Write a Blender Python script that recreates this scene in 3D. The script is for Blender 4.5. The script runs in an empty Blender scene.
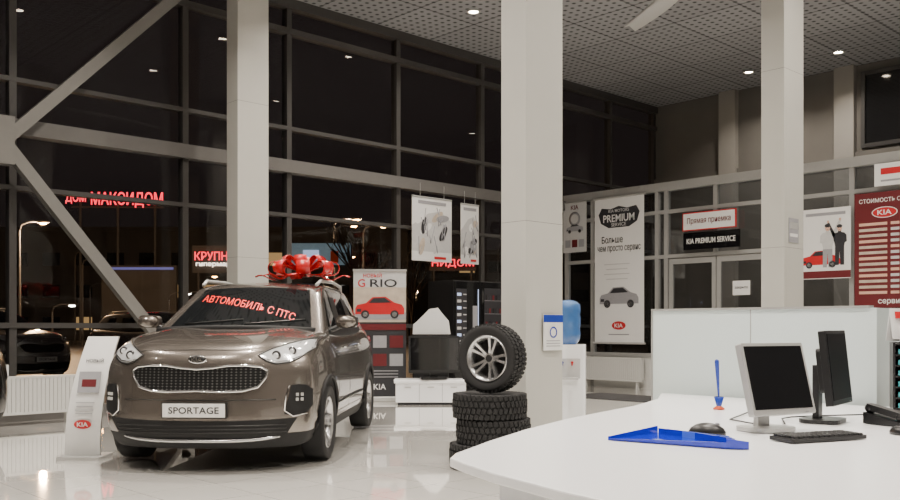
import bpy, bmesh, math, random
from math import sin, cos, pi, radians, sqrt
from mathutils import Vector, Matrix, Euler
from mathutils.bvhtree import BVHTree
random.seed(7)
SC = bpy.context.scene
COL = SC.collection

# ------------------------------------------------------------------ helpers
A0 = radians(46.5)
CX, CY = 12.34, -18.5
def pl(X, Y):
    return (CX + X*cos(A0) - Y*sin(A0), CY + X*sin(A0) + Y*cos(A0))
def T(x, y, z): return Matrix.Translation((x, y, z))
def Rx(d): return Matrix.Rotation(radians(d), 4, 'X')
def Ry(d): return Matrix.Rotation(radians(d), 4, 'Y')
def Rz(d): return Matrix.Rotation(radians(d), 4, 'Z')
I4 = Matrix.Identity(4)
A0D = 46.5

def mat(name, col, rough=0.5, metal=0.0, emis=None, es=0.0, coat=0.0, spec=0.5, noise=0.0, nscale=20, alpha=None, bump=0.0):
    m = bpy.data.materials.new(name); m.use_nodes = True
    nt = m.node_tree; p = nt.nodes['Principled BSDF']
    p.inputs['Base Color'].default_value = (*col, 1)
    p.inputs['Roughness'].default_value = rough
    p.inputs['Metallic'].default_value = metal
    p.inputs['Specular IOR Level'].default_value = spec
    p.inputs['Coat Weight'].default_value = coat
    p.inputs['Coat Roughness'].default_value = 0.03
    if emis is not None:
        p.inputs['Emission Color'].default_value = (*emis, 1)
        p.inputs['Emission Strength'].default_value = es
    if noise > 0 or bump > 0:
        tc = nt.nodes.new('ShaderNodeTexCoord'); n = nt.nodes.new('ShaderNodeTexNoise')
        n.inputs['Scale'].default_value = nscale; n.inputs['Detail'].default_value = 4
        nt.links.new(tc.outputs['Object'], n.inputs['Vector'])
        if noise > 0:
            r = nt.nodes.new('ShaderNodeValToRGB')
            r.color_ramp.elements[0].color = (*[max(0, c*(1-noise)) for c in col], 1)
            r.color_ramp.elements[1].color = (*[min(1, c*(1+noise)) for c in col], 1)
            nt.links.new(n.outputs['Fac'], r.inputs['Fac'])
            nt.links.new(r.outputs['Color'], p.inputs['Base Color'])
        if bump > 0:
            b = nt.nodes.new('ShaderNodeBump'); b.inputs['Strength'].default_value = bump
            b.inputs['Distance'].default_value = 0.02
            nt.links.new(n.outputs['Fac'], b.inputs['Height']); nt.links.new(b.outputs['Normal'], p.inputs['Normal'])
    return m

def glassmat(name, tint=(1, 1, 1), base=0.035, k=0.45):
    m = bpy.data.materials.new(name); m.use_nodes = True
    nt = m.node_tree; nt.nodes.clear()
    o = nt.nodes.new('ShaderNodeOutputMaterial'); mx = nt.nodes.new('ShaderNodeMixShader')
    t = nt.nodes.new('ShaderNodeBsdfTransparent'); g = nt.nodes.new('ShaderNodeBsdfGlossy')
    t.inputs['Color'].default_value = (*tint, 1); g.inputs['Roughness'].default_value = 0.01
    lw = nt.nodes.new('ShaderNodeLayerWeight'); lw.inputs['Blend'].default_value = 0.5
    pw = nt.nodes.new('ShaderNodeMath'); pw.operation = 'POWER'; pw.inputs[1].default_value = 4
    ma = nt.nodes.new('ShaderNodeMath'); ma.operation = 'MULTIPLY_ADD'; ma.inputs[1].default_value = k; ma.inputs[2].default_value = base
    nt.links.new(lw.outputs['Facing'], pw.inputs[0]); nt.links.new(pw.outputs[0], ma.inputs[0])
    nt.links.new(ma.outputs[0], mx.inputs[0]); nt.links.new(t.outputs[0], mx.inputs[1]); nt.links.new(g.outputs[0], mx.inputs[2])
    nt.links.new(mx.outputs[0], o.inputs[0])
    return m

class B:
    def __init__(s): s.V = []; s.F = []; s.MI = []; s.S = []; s.m = []
    def mi(s, mt):
        if mt not in s.m: s.m.append(mt)
        return s.m.index(mt)
    def add(s, V, F, mt, M=I4, smooth=False):
        o = len(s.V); s.V += [M @ Vector(v) for v in V]
        i = s.mi(mt)
        for f in F:
            s.F.append(tuple(a+o for a in f)); s.MI.append(i); s.S.append(smooth)
    def box(s, c, d, mt, M=I4, R=None):
        x, y, z = d[0]/2, d[1]/2, d[2]/2
        V = [(-x,-y,-z),(x,-y,-z),(x,y,-z),(-x,y,-z),(-x,-y,z),(x,-y,z),(x,y,z),(-x,y,z)]
        F = [(0,3,2,1),(4,5,6,7),(0,1,5,4),(1,2,6,5),(2,3,7,6),(3,0,4,7)]
        s.add(V, F, mt, M @ T(*c) @ (R or I4))
    def bx(s, x0, x1, y0, y1, z0, z1, mt, M=I4):
        s.box(((x0+x1)/2, (y0+y1)/2, (z0+z1)/2), (abs(x1-x0), abs(y1-y0), abs(z1-z0)), mt, M)
    def rbox(s, c, d, r, mt, M=I4, R=None, ax='y', n=4):
        dims = {'y': (d[0], d[2], d[1]), 'z': (d[0], d[1], d[2]), 'x': (d[1], d[2], d[0])}[ax]
        w, h, t = dims; pts = []
        r = min(r, w/2*.99, h/2*.99)
        for (cx, cy, a) in ((w/2-r, h/2-r, 0), (-w/2+r, h/2-r, 90), (-w/2+r, -h/2+r, 180), (w/2-r, -h/2+r, 270)):
            for k in range(n+1):
                an = radians(a + 90*k/n); pts.append((cx + r*cos(an), cy + r*sin(an)))
        RR = {'y': Rx(90), 'z': I4, 'x': Rz(90) @ Rx(90)}[ax]
        s.prism(pts, -t/2, t/2, mt, M @ T(*c) @ (R or I4) @ RR)
    def prism(s, pts, z0, z1, mt, M=I4, smooth=False):
        n = len(pts)
        V = [(p[0], p[1], z0) for p in pts] + [(p[0], p[1], z1) for p in pts]
        F = [tuple(range(n))[::-1], tuple(range(n, 2*n))] + [(i, (i+1) % n, n+(i+1) % n, n+i) for i in range(n)]
        s.add(V, F, mt, M, smooth)
    def cyl(s, p0, p1, r0, mt, r1=None, n=20, M=I4, caps=True, smooth=True):
        if r1 is None: r1 = r0
        p0 = Vector(p0); p1 = Vector(p1); d = (p1-p0)
        L = d.length; q = d.to_track_quat('Z', 'Y').to_matrix().to_4x4()
        MM = M @ Matrix.Translation(p0) @ q
        V = [(r0*cos(2*pi*i/n), r0*sin(2*pi*i/n), 0) for i in range(n)] + [(r1*cos(2*pi*i/n), r1*sin(2*pi*i/n), L) for i in range(n)]
        s.add(V, [(i, (i+1) % n, n+(i+1) % n, n+i) for i in range(n)], mt, MM, smooth)
        if caps:
            s.add(V[:n], [tuple(range(n))[::-1]], mt, MM); s.add(V[n:], [tuple(range(n))], mt, MM)
    def sph(s, c, r, mt, n=16, M=I4):
        if not hasattr(r, '__len__'): r = (r, r, r)
        V = []; F = []; k = n//2
        for i in range(k+1):
            for j in range(n):
                V.append((r[0]*sin(pi*i/k)*cos(2*pi*j/n), r[1]*sin(pi*i/k)*sin(2*pi*j/n), r[2]*cos(pi*i/k)))
        for i in range(k):
            for j in range(n):
                F.append((i*n+j, (i+1)*n+j, (i+1)*n+(j+1) % n, i*n+(j+1) % n))
        s.add(V, F, mt, M @ T(*c), True)
    def lathe(s, prof, mt, M=I4, n=32, close=False, smooth=True):
        V = []; F = []; k = len(prof)
        for i in range(n):
            a = 2*pi*i/n
            for (r, z) in prof: V.append((r*cos(a), r*sin(a), z))
        for i in range(n):
            for j in range(k if close else k-1):
                j2 = (j+1) % k; i2 = (i+1) % n
                F.append((i*k+j, i2*k+j, i2*k+j2, i*k+j2))
        s.add(V, F, mt, M, smooth)
    def tube(s, pts, r, mt, n=8, M=I4, closed=False):
        pts = [Vector(p) for p in pts]; N = len(pts); V = []; F = []
        for i, p in enumerate(pts):
            a = pts[(i-1) % N] if (closed or i > 0) else p
            b = pts[(i+1) % N] if (closed or i < N-1) else p
            d = (b-a).normalized(); up = Vector((0, 0, 1)) if abs(d.z) < .95 else Vector((0, 1, 0))
            sx = d.cross(up).normalized(); sy = sx.cross(d)
            rr = r[i] if hasattr(r, '__len__') else r
            for j in range(n):
                an = 2*pi*j/n; V.append(p + sx*cos(an)*rr + sy*sin(an)*rr)
        for i in range(N if closed else N-1):
            for j in range(n):
                i2 = (i+1) % N
                F.append((i*n+j, i*n+(j+1) % n, i2*n+(j+1) % n, i2*n+j))
        if not closed: F += [tuple(range(n)), tuple(range((N-1)*n, N*n))]
        s.add(V, F, mt, M, True)
    def grid(s, P, mt, M=I4, smooth=True):
        a, b = len(P), len(P[0])
        V = [p for row in P for p in row]
        F = [(i*b+j, i*b+j+1, (i+1)*b+j+1, (i+1)*b+j) for i in range(a-1) for j in range(b-1)]
        s.add(V, F, mt, M, smooth)
    def text(s, body, mt, M=I4, w=None, h=None, ext=0.002, fit=None):
        V, F = textgeo(body)
        if not V: return
        xs = [v[0] for v in V]; ys = [v[1] for v in V]
        W = max(xs)-min(xs); H = max(ys)-min(ys)
        cx = (max(xs)+min(xs))/2; cy = (max(ys)+min(ys))/2
        sx = sy = (w/W if w else h/H)
        if w and h: sy = h/H
        V = [((v[0]-cx)*sx, (v[1]-cy)*sy, v[2]/.02*ext) for v in V]
        s.add(V, F, mt, M)
    def build(s, name, loc=(0, 0, 0), rz=0, parent=None, bevel=0, subs=0, recalc=True):
        me = bpy.data.meshes.new(name); me.from_pydata([tuple(v) for v in s.V], [], s.F)
        for mt in s.m: me.materials.append(mt)
        me.polygons.foreach_set('material_index', s.MI); me.polygons.foreach_set('use_smooth', s.S)
        if recalc:
            bm = bmesh.new(); bm.from_mesh(me); bmesh.ops.recalc_face_normals(bm, faces=bm.faces[:]); bm.to_mesh(me); bm.free()
        me.update()
        ob = bpy.data.objects.new(name, me); COL.objects.link(ob)
        ob.location = loc; ob.rotation_euler = (0, 0, radians(rz))
        if parent: ob.parent = parent
        if subs:
            md = ob.modifiers.new('s', 'SUBSURF'); md.levels = subs; md.render_levels = subs
        if bevel:
            md = ob.modifiers.new('b', 'BEVEL'); md.width = bevel; md.segments = 2; md.limit_method = 'ANGLE'; md.angle_limit = radians(50)
        return ob

_tc = {}
def textgeo(body):
    if body in _tc: return _tc[body]
    cu = bpy.data.curves.new('t', 'FONT'); cu.body = body; cu.size = 1; cu.extrude = .01; cu.resolution_u = 3; cu.offset = .012
    ob = bpy.data.objects.new('t', cu); COL.objects.link(ob)
    dg = bpy.context.evaluated_depsgraph_get(); me = bpy.data.meshes.new_from_object(ob.evaluated_get(dg))
    V = [tuple(v.co) for v in me.vertices]; F = [tuple(p.vertices) for p in me.polygons]
    bpy.data.objects.remove(ob); bpy.data.curves.remove(cu); bpy.data.meshes.remove(me)
    _tc[body] = (V, F); return V, F

def empty(name, loc=(0, 0, 0), rz=0):
    e = bpy.data.objects.new(name, None); e.empty_display_size = .2; COL.objects.link(e)
    e.location = loc; e.rotation_euler = (0, 0, radians(rz)); return e

# ------------------------------------------------------------------ materials
M_white = mat('white_laminate', (.88, .89, .91), .25, noise=.015, nscale=3)
M_deskpanel = mat('desk_panel', (.60, .61, .64), .4, noise=.03)
M_screenpanel = mat('counter_panel', (.66, .74, .74), .22, coat=.3, noise=.02, nscale=2)
M_frame = mat('grey_frame', (.075, .072, .07), .4, .3, noise=.05)
M_rail = mat('grey_rail', (.14, .135, .13), .45, .1, noise=.05)
M_lightframe = mat('light_frame', (.34, .34, .33), .4, .1, noise=.04)
M_col = mat('column_paint', (.48, .475, .44), .55, noise=.03, nscale=4)
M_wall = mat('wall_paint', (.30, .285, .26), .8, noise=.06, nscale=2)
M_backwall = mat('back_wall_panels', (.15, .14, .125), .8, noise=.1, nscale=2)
M_black = mat('black_plastic', (.012, .012, .013), .35, noise=.1)
M_bmatte = mat('black_matte_plastic', (.010, .010, .011), .65, spec=.3, noise=.1)
M_blackgl = mat('black_gloss', (.006, .006, .007), .08, coat=.5, noise=.05)
M_screen = mat('lcd_screen', (.004, .004, .005), .5, spec=.15, noise=.05)
M_rubber = mat('tyre_rubber', (.011, .011, .012), .8, noise=.2, nscale=40)
M_alloy = mat('alloy', (.55, .55, .56), .25, .9, noise=.03)
M_chrome = mat('chrome', (.8, .8, .8), .08, 1, noise=.01)
M_silver = mat('silver_plastic', (.50, .50, .49), .35, .3, noise=.02)
M_red = mat('red_print', (.52, .015, .02), .4, noise=.05)
M_dred = mat('dark_red_print', (.12, .010, .014), .45, noise=.05)
M_bow = mat('red_ribbon', (.58, .008, .012), .25, coat=.4, noise=.1)
M_paper = mat('white_paper', (.74, .74, .73), .6, noise=.02)
M_pgrey = mat('grey_print', (.30, .30, .32), .6, noise=.1)
M_lgrey = mat('light_grey_print', (.52, .52, .52), .6, noise=.1)
M_pdark = mat('dark_print', (.03, .03, .035), .4, noise=.2)
M_blueac = mat('blue_acrylic', (.008, .025, .55), .10, coat=.6, noise=.1)
M_blue = mat('blue_plastic', (.02, .05, .35), .25, coat=.3, noise=.1)
M_bottle = mat('bottle_blue', (.05, .14, .36), .12, coat=.6, noise=.2)
M_skin = mat('skin_print', (.65, .40, .30), .6, noise=.05)
M_beige = mat('beige_print', (.50, .42, .34), .6, noise=.3, nscale=8)
M_teal = mat('teal_plastic', (.03, .30, .32), .4, noise=.1)
M_orange = mat('orange_plastic', (.6, .08, .02), .35, noise=.1)
M_radiator = mat('radiator_enamel', (.60, .60, .58), .4, noise=.03)
M_asphalt = mat('asphalt', (.06, .057, .055), .5, noise=.4, nscale=3)
M_bldg = mat('facade_dark', (.035, .033, .035), .8, noise=.3, nscale=1)
M_bark = mat('bark', (.10, .07, .05), .9, noise=.3)
M_glass = glassmat('window_glass', (.86, .87, .88), .020, .25)
M_glassd = glassmat('door_glass', (.80, .82, .84), .05, .4)
M_neon = mat('neon_red', (.3, 0, 0), .5, emis=(1, .02, .05), es=3.5)
M_neonw = mat('neon_white', (.3, .3, .3), .5, emis=(1, .85, .7), es=4)
M_lampo = mat('sodium_lamp', (.3, .2, .1), .5, emis=(1, .45, .12), es=70)
M_lampw = mat('white_lamp', (.3, .3, .3), .5, emis=(1, .92, .8), es=50)
M_blueglow = mat('blue_strip_light', (.1, .1, .3), .5, emis=(.15, .25, 1), es=.35)
M_down = mat('downlight_lens', (.8, .8, .7), .5, emis=(1, .82, .60), es=70)
M_vend = mat('vending_panel_light', (.3, .3, .4), .4, emis=(.55, .7, 1), es=1.0)
M_bill = mat('billboard_light', (.2, .3, .3), .5, emis=(.35, .55, .7), es=.22, noise=.5, nscale=2)

def floormat():
    m = bpy.data.materials.new('glossy_floor_tiles'); m.use_nodes = True
    nt = m.node_tree; p = nt.nodes['Principled BSDF']
    tc = nt.nodes.new('ShaderNodeTexCoord'); br = nt.nodes.new('ShaderNodeTexBrick')
    br.offset = 0; br.inputs['Scale'].default_value = 1
    br.inputs['Brick Width'].default_value = .6; br.inputs['Row Height'].default_value = .6
    br.inputs['Mortar Size'].default_value = .004
    br.inputs['Color1'].default_value = (.83, .81, .765, 1); br.inputs['Color2'].default_value = (.81, .79, .745, 1)
    br.inputs['Mortar'].default_value = (.56, .54, .51, 1)
    nt.links.new(tc.outputs['Object'], br.inputs['Vector']); nt.links.new(br.outputs['Color'], p.inputs['Base Color'])
    p.inputs['Roughness'].default_value = .04; p.inputs['Specular IOR Level'].default_value = 1.0
    p.inputs['Coat Weight'].default_value = 1.0; p.inputs['Coat Roughness'].default_value = .03; p.inputs['Coat IOR'].default_value = 1.55
    n = nt.nodes.new('ShaderNodeTexNoise'); n.inputs['Scale'].default_value = .8
    b = nt.nodes.new('ShaderNodeBump'); b.inputs['Strength'].default_value = .04; b.inputs['Distance'].default_value = .02
    nt.links.new(tc.outputs['Object'], n.inputs['Vector']); nt.links.new(n.outputs['Fac'], b.inputs['Height']); nt.links.new(b.outputs['Normal'], p.inputs['Normal'])
    return m
def ceilmat():
    m = bpy.data.materials.new('perforated_ceiling'); m.use_nodes = True
    nt = m.node_tree; p = nt.nodes['Principled BSDF']; p.inputs['Roughness'].default_value = .7
    tc = nt.nodes.new('ShaderNodeTexCoord')
    v = nt.nodes.new('ShaderNodeTexVoronoi'); v.inputs['Scale'].default_value = 6.5; v.inputs['Randomness'].default_value = 0
    r = nt.nodes.new('ShaderNodeValToRGB'); r.color_ramp.elements[0].position = .28; r.color_ramp.elements[1].position = .38
    r.color_ramp.elements[0].color = (.02, .02, .021, 1); r.color_ramp.elements[1].color = (.30, .30, .31, 1)
    br = nt.nodes.new('ShaderNodeTexBrick'); br.offset = 0; br.inputs['Scale'].default_value = 1
    br.inputs['Brick Width'].default_value = 1.23; br.inputs['Row Height'].default_value = 1.23; br.inputs['Mortar Size'].default_value = .02
    br.inputs['Color1'].default_value = (1, 1, 1, 1); br.inputs['Color2'].default_value = (.88, .88, .88, 1); br.inputs['Mortar'].default_value = (.45, .45, .45, 1)
    mx = nt.nodes.new('ShaderNodeMix'); mx.data_type = 'RGBA'; mx.blend_type = 'MULTIPLY'; mx.inputs['Factor'].default_value = 1
    nt.links.new(tc.outputs['Object'], v.inputs['Vector']); nt.links.new(v.outputs['Distance'], r.inputs['Fac'])
    nt.links.new(tc.outputs['Object'], br.inputs['Vector'])
    nt.links.new(r.outputs['Color'], mx.inputs[6]); nt.links.new(br.outputs['Color'], mx.inputs[7])
    nt.links.new(mx.outputs[2], p.inputs['Base Color'])
    return m

# ------------------------------------------------------------------ room shell
HC = 6.5; LX = 21.0; LY = -27.0
b = B(); b.bx(0, LX, LY, 0, -.1, 0, floormat()); b.build('floor')
b = B(); b.bx(0, LX, LY, 0, HC, HC+.15, ceilmat()); b.build('ceiling')
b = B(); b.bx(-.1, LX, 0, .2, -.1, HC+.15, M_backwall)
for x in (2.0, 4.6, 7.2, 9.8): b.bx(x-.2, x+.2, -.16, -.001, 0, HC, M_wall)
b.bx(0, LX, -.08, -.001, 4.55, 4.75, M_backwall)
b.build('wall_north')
b = B(); b.bx(LX, LX+.2, LY, .2, -.1, HC+.15, M_wall); b.build('wall_east')
b = B(); b.bx(-.1, LX+.2, LY-.2, LY, -.1, HC+.15, M_wall); b.build('wall_south')

b = B()
for x0, x1 in ((4.95, 6.9), (7.5, 9.5)):
    b.bx(x0, x1, -.05, -.004, 4.85, 6.3, M_blackgl)
    for x in (x0, x1): b.bx(x-.04, x+.04, -.09, -.004, 4.81, 6.34, M_frame)
    b.bx(x0, x1, -.085, -.004, 4.81, 4.89, M_frame); b.bx(x0, x1, -.085, -.004, 6.26, 6.34, M_frame)
b.build('window_5')

b = B()
vts = [.06, 1.8, 3.7, 5.95, 8.1, 10.4, 12.2, 14.6, 16.8, 19.0, 21.2, 23.4, 25.6, 26.9]
for t in vts: b.bx(-.10, .047, -t-.045, -t+.045, 0, HC, M_frame)
for z, h, mt, dd in ((.08, .16, M_rail, .1), (1.24, .07, M_frame, .062), (3.02, .06, M_frame, .056), (3.80, .20, M_rail, .12), (4.42, .06, M_frame, .053), (5.98, .09, M_frame, .08), (6.42, .15, M_frame, .1)):
    b.bx(-.09, dd, LY, 0, z-h/2, z+h/2, mt)
b.bx(-.03, -.02, LY, 0, 0, HC, M_glass)
b.build('window_1')

M_brace = mat('brace_paint', (.20, .195, .185), .45, .1, noise=.05)
b = B()
def brace(t0, z0, t1, z1, w=.15):
    p0 = Vector((.35, -t0, z0)); p1 = Vector((.35, -t1, z1)); d = p1-p0
    ang = math.atan2(d.z, d.y)
    c = (p0+p1)/2
    b.box(tuple(c), (.14, d.length, w), M_brace, R=Matrix.Rotation(ang, 4, 'X'))
brace(14.95, 3.40, 12.0, 6.45); brace(14.95, 3.70, 12.35, .55)
brace(14.95, 3.40, 17.9, 6.45); brace(14.95, 3.70, 17.5, .55)
b.bx(.26, .44, -15.2, -14.7, 3.25, 3.85, M_brace)
for (t, z) in ((12.35, .55), (17.5, .55)): b.bx(.28, .42, -t-.1, -t+.1, 0, z+.1, M_brace)
b.build('steel_brace')

for (x, y, hx, hy) in ((1.0, -11.73, .15, .25), (6.65, -12.02, .155, .265), (7.01, -7.68, .15, .26)):
    b = B(); b.bx(-hx, hx, -hy, hy, 0, HC, M_col); b.bx(-hx-.012, hx+.012, -hy-.012, hy+.012, 0, .1, M_rail)
    for z in (2.2, 4.4): b.bx(-hx-.001, hx+.001, -hy-.001, hy+.001, z, z+.006, M_rail)
    b.build('column', (x, y, 0), bevel=.008)

PY = -3.4
def partition(name, x0, x1, posts, low=True):
    b = B()
    zb = 0 if low else 2.60
    for x in posts: b.bx(x-.04, x+.04, PY-.05, PY+.05, zb, 3.87, M_lightframe)
    b.bx(x0, x1, PY-.1, PY+.1, 3.86, 4.02, M_lightframe)
    b.bx(x0, x1, PY-.045, PY+.045, 3.42, 3.49, M_lightframe)
    b.bx(x0, x1, PY-.047, PY+.047, 2.55, 2.62, M_lightframe)
    if low:
        b.bx(x0, x1, PY-.04, PY+.04, 0, .66, M_radiator); b.bx(x0, x1, PY-.06, PY+.06, .62, .70, M_lightframe)
        b.bx(x0, x1, PY-.005, PY+.005, .7, 3.9, M_glassd)
    else: b.bx(x0, x1, PY-.005, PY+.005, 2.6, 3.9, M_glassd)
    b.build(name)
partition('window_2', .05, 2.6, [.09, .78, 2.35, 2.56])
partition('window_3', 2.6, 4.65, [3.62], False)
partition('window_4', 4.65, LX, [4.69, 5.22, 6.12, 7.3, 8.6, 10, 11.5, 13, 14.5, 16, 17.5, 19, 20.5])
for i, (x0, x1) in enumerate(((2.62, 3.62), (3.64, 4.63))):
    b = B()
    for x in (x0+.04, x1-.04): b.bx(x-.04, x+.04, PY-.03, PY+.03, .01, 2.53, M_lightframe)
    for z, h in ((.12, .22), (1.08, .07), (2.48, .1)): b.bx(x0+.08, x1-.08, PY-.03, PY+.03, z-h/2, z+h/2, M_lightframe)
    b.bx(x0+.08, x1-.08, PY-.004, PY+.004, .2, 2.45, M_glassd)
    hx = x1-.12 if i == 0 else x0+.12
    b.cyl((hx, PY-.08, .95), (hx, PY-.08, 1.35), .014, M_chrome, n=10)
    for z in (1.0, 1.3): b.cyl((hx, PY-.08, z), (hx, PY-.03, z), .01, M_chrome, n=8)
    if i == 1: b.box((x0+.5, PY-.036, 1.93), (.34, .006, .26), M_paper); b.text('закрыто', M_pdark, T(x0+.5, PY-.041, 1.93) @ Rx(90), w=.26)
    b.build('door_%d' % (i+1))

def radiator(name, L, loc, rz):
    b = B(); n = int(L/.05)
    for i in range(n):
        x = -L/2 + (i+.5)*L/n
        b.box((x, 0, .37), (L/n*.90, .09, .46), M_radiator)
    b.box((0, .01, .37), (L, .06, .44), M_radiator)
    b.box((0, 0, .595), (L, .10, .03), M_radiator); b.box((0, 0, .15), (L, .10, .03), M_radiator)
    for x in (-L/2+.12, L/2-.12): b.box((x, 0, .07), (.03, .08, .14), M_radiator)
    b.cyl((-L/2-.05, 0, .15), (-L/2-.05, 0, .6), .015, M_radiator, n=8); b.cyl((-L/2-.06, 0, .6), (-L/2+.02, 0, .6), .015, M_radiator, n=8); b.cyl((-L/2-.06, 0, .15), (-L/2+.02, 0, .15), .015, M_radiator, n=8)
    return b.build(name, loc, rz)
for t, L, x in ((14.75, 1.5, .58), (17.0, 1.5, .62), (9.5, .9, .2)): radiator('radiator', L, (x, -t, 0), 90)
radiator('radiator', 1.5, (1.35, PY-.16, 0), 0)

# ------------------------------------------------------------------ downlights
def downlight(x, y, P, z=HC, spread=130):
    b = B(); b.lathe([(.075, -.001), (.12, -.001), (.12, -.02), (.10, -.03), (.075, -.012)], M_lightframe, n=24, close=True)
    b.cyl((0, 0, -.012), (0, 0, -.004), .08, M_down, n=24)
    o = b.build('downlight', (x, y, z))
    ld = bpy.data.lights.new('lamp', 'AREA'); ld.shape = 'DISK'; ld.size = .20; ld.energy = P; ld.color = (1, .905, .79); ld.spread = radians(spread)
    lo = bpy.data.objects.new('lamp', ld); COL.objects.link(lo); lo.parent = o; lo.location = (0, 0, -.035)
LP = 124
for (v, u, p) in ((1.7, 7.86, LP*.7), (3.1, 1.22, 48), (4.95, 1.22, 48),
                  (2.4, 10.2, LP*.9), (5.6, 7.0, LP), (9.0, 4.6, LP*.9), (5.2, 10.2, LP), (8.8, 8.0, LP), (3.4, 13.4, LP*1.4), (6.2, 15.0, LP*1.5), (8.8, 11.2, LP),
                  (12.5, 6, LP*.6), (12.2, 10, LP*.6), (10.0, 15, LP*1.4), (13.0, 14.5, LP*1.1), (3.2, 17.6, LP), (7.6, 18.4, LP*1.2), (12, 18.3, LP), (16, 17.5, LP*.5), (15, 10, LP*.4), (4, 23, LP*.5), (10, 24, LP*.5)):
    downlight(v, -u, p)

# ceiling fan
b = B()
b.cyl((0, 0, 0), (0, 0, .88), .03, M_lightframe, n=12); b.cyl((0, 0, -.12), (0, 0, .05), .16, M_lightframe, n=24); b.cyl((0, 0, .8), (0, 0, .9), .1, M_lightframe, n=20)
for k in range(3):
    M = Rz(7 + 120*k)
    P = []
    for i in range(13):
        s_ = i/12; y = .12 + 2.5*s_; w = .09 + .035*sin(pi*s_); xo = .10*sin(pi*s_)
        P.append([(xo-w, y, .03 + .05*s_), (xo, y, .055+.05*s_), (xo+w, y, -.02+.05*s_)])
    b.grid(P, M_silver, M); b.grid([[(p[0], p[1], p[2]-.02) for p in r] for r in P], M_silver, M)
fx, fy = pl(2.98, 10.75); b.build('ceiling_fan', (fx, fy, 5.6), A0D)

# ------------------------------------------------------------------ car
def boxloft(NS, NR, NC, fn):
    V = []; idx = {}; F = []; tags = []
    def vi(s, r, c):
        k = (s, r, c)
        if k not in idx: idx[k] = len(V); V.append(fn(s, r, c))
        return idx[k]
    for r in range(NR-1):
        for c in range(NC-1):
            F.append((vi(0, r, c), vi(0, r, c+1), vi(0, r+1, c+1), vi(0, r+1, c))); tags.append(('front', r, c))
            F.append((vi(NS-1, r, c), vi(NS-1, r+1, c), vi(NS-1, r+1, c+1), vi(NS-1, r, c+1))); tags.append(('rear', r, c))
    for s in range(NS-1):
        for r in range(NR-1):
            F.append((vi(s, r, NC-1), vi(s+1, r, NC-1), vi(s+1, r+1, NC-1), vi(s, r+1, NC-1))); tags.append(('side', s, r))
            F.append((vi(s, r, 0), vi(s, r+1, 0), vi(s+1, r+1, 0), vi(s+1, r, 0))); tags.append(('side', s, r))
        for c in range(NC-1):
            F.append((vi(s, NR-1, c), vi(s, NR-1, c+1), vi(s+1, NR-1, c+1), vi(s+1, NR-1, c))); tags.append(('top', s, c))
            F.append((vi(s, 0, c), vi(s+1, 0, c), vi(s+1, 0, c+1), vi(s, 0, c+1))); tags.append(('bottom', s, c))
    return V, F, tags

def tyre(b, M, R, W, rr, tread=True, N=44):
    h = W/2
    prof = [(rr, -h*.72), (rr+.02, -h*.86), (R*.86, -h), (R*.95, -h*.93), (R-.014, -h*.72), (R-.012, 0), (R-.014, h*.72), (R*.95, h*.93), (R*.86, h), (rr+.02, h*.86), (rr, h*.72)]
    b.lathe(prof, M_rubber, M, n=48, close=True)
    if tread:
        for j, z in enumerate((-.74, -.26, .26, .74)):
            for i in range(N):
                th = 360*(i + (.5 if j % 2 else 0))/N
                b.box((R-.008 if abs(z) < .5 else R-.013, 0, z*h), (.018, 2*pi*R/N*.68, h*.40), M_rubber, M @ Rz(th), Rx(18 if z > 0 else -18))
def rim(b, M, rr, h, n=5, dbl=True, cmat=None):
    cm = cmat or M_alloy
    b.lathe([(rr, -h*.8), (rr+.006, -h*.8), (rr-.02, 0), (rr+.004, h*.84), (rr-.012, h*.86), (rr-.035, h*.3), (rr-.04, -h*.75)], cm, M, n=40, close=True)
    b.cyl((0, 0, -h*.35), (0, 0, -h*.3), rr-.03, M_black, n=30, M=M)
    b.cyl((0, 0, -h*.2), (0, 0, h*.42), .055, cm, r1=.045, n=20, M=M); b.cyl((0, 0, h*.42), (0, 0, h*.46), .03, M_black, n=16, M=M)
    for k in range(n):
        for d in ((-11, 11) if dbl else (0,)):
            MM = M @ Rz(360*k/n + d)
            L = rr-.02
            V = []
            for (x, wd, z) in ((.03, .018, h*.38), (L*.55, .014, h*.50), (L, .018, h*.74)):
                V += [(x, -wd, z-.03), (x, wd, z-.03), (x, wd*.7, z), (x, -wd*.7, z)]
            F = []
            for a in (0, 4):
                for q in range(4): F.append((a+q, a+(q+1) % 4, a+4+(q+1) % 4, a+4+q))
            F += [(0, 1, 2, 3), (8, 9, 10, 11)]
            b.add(V, F, cm, MM)

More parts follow.
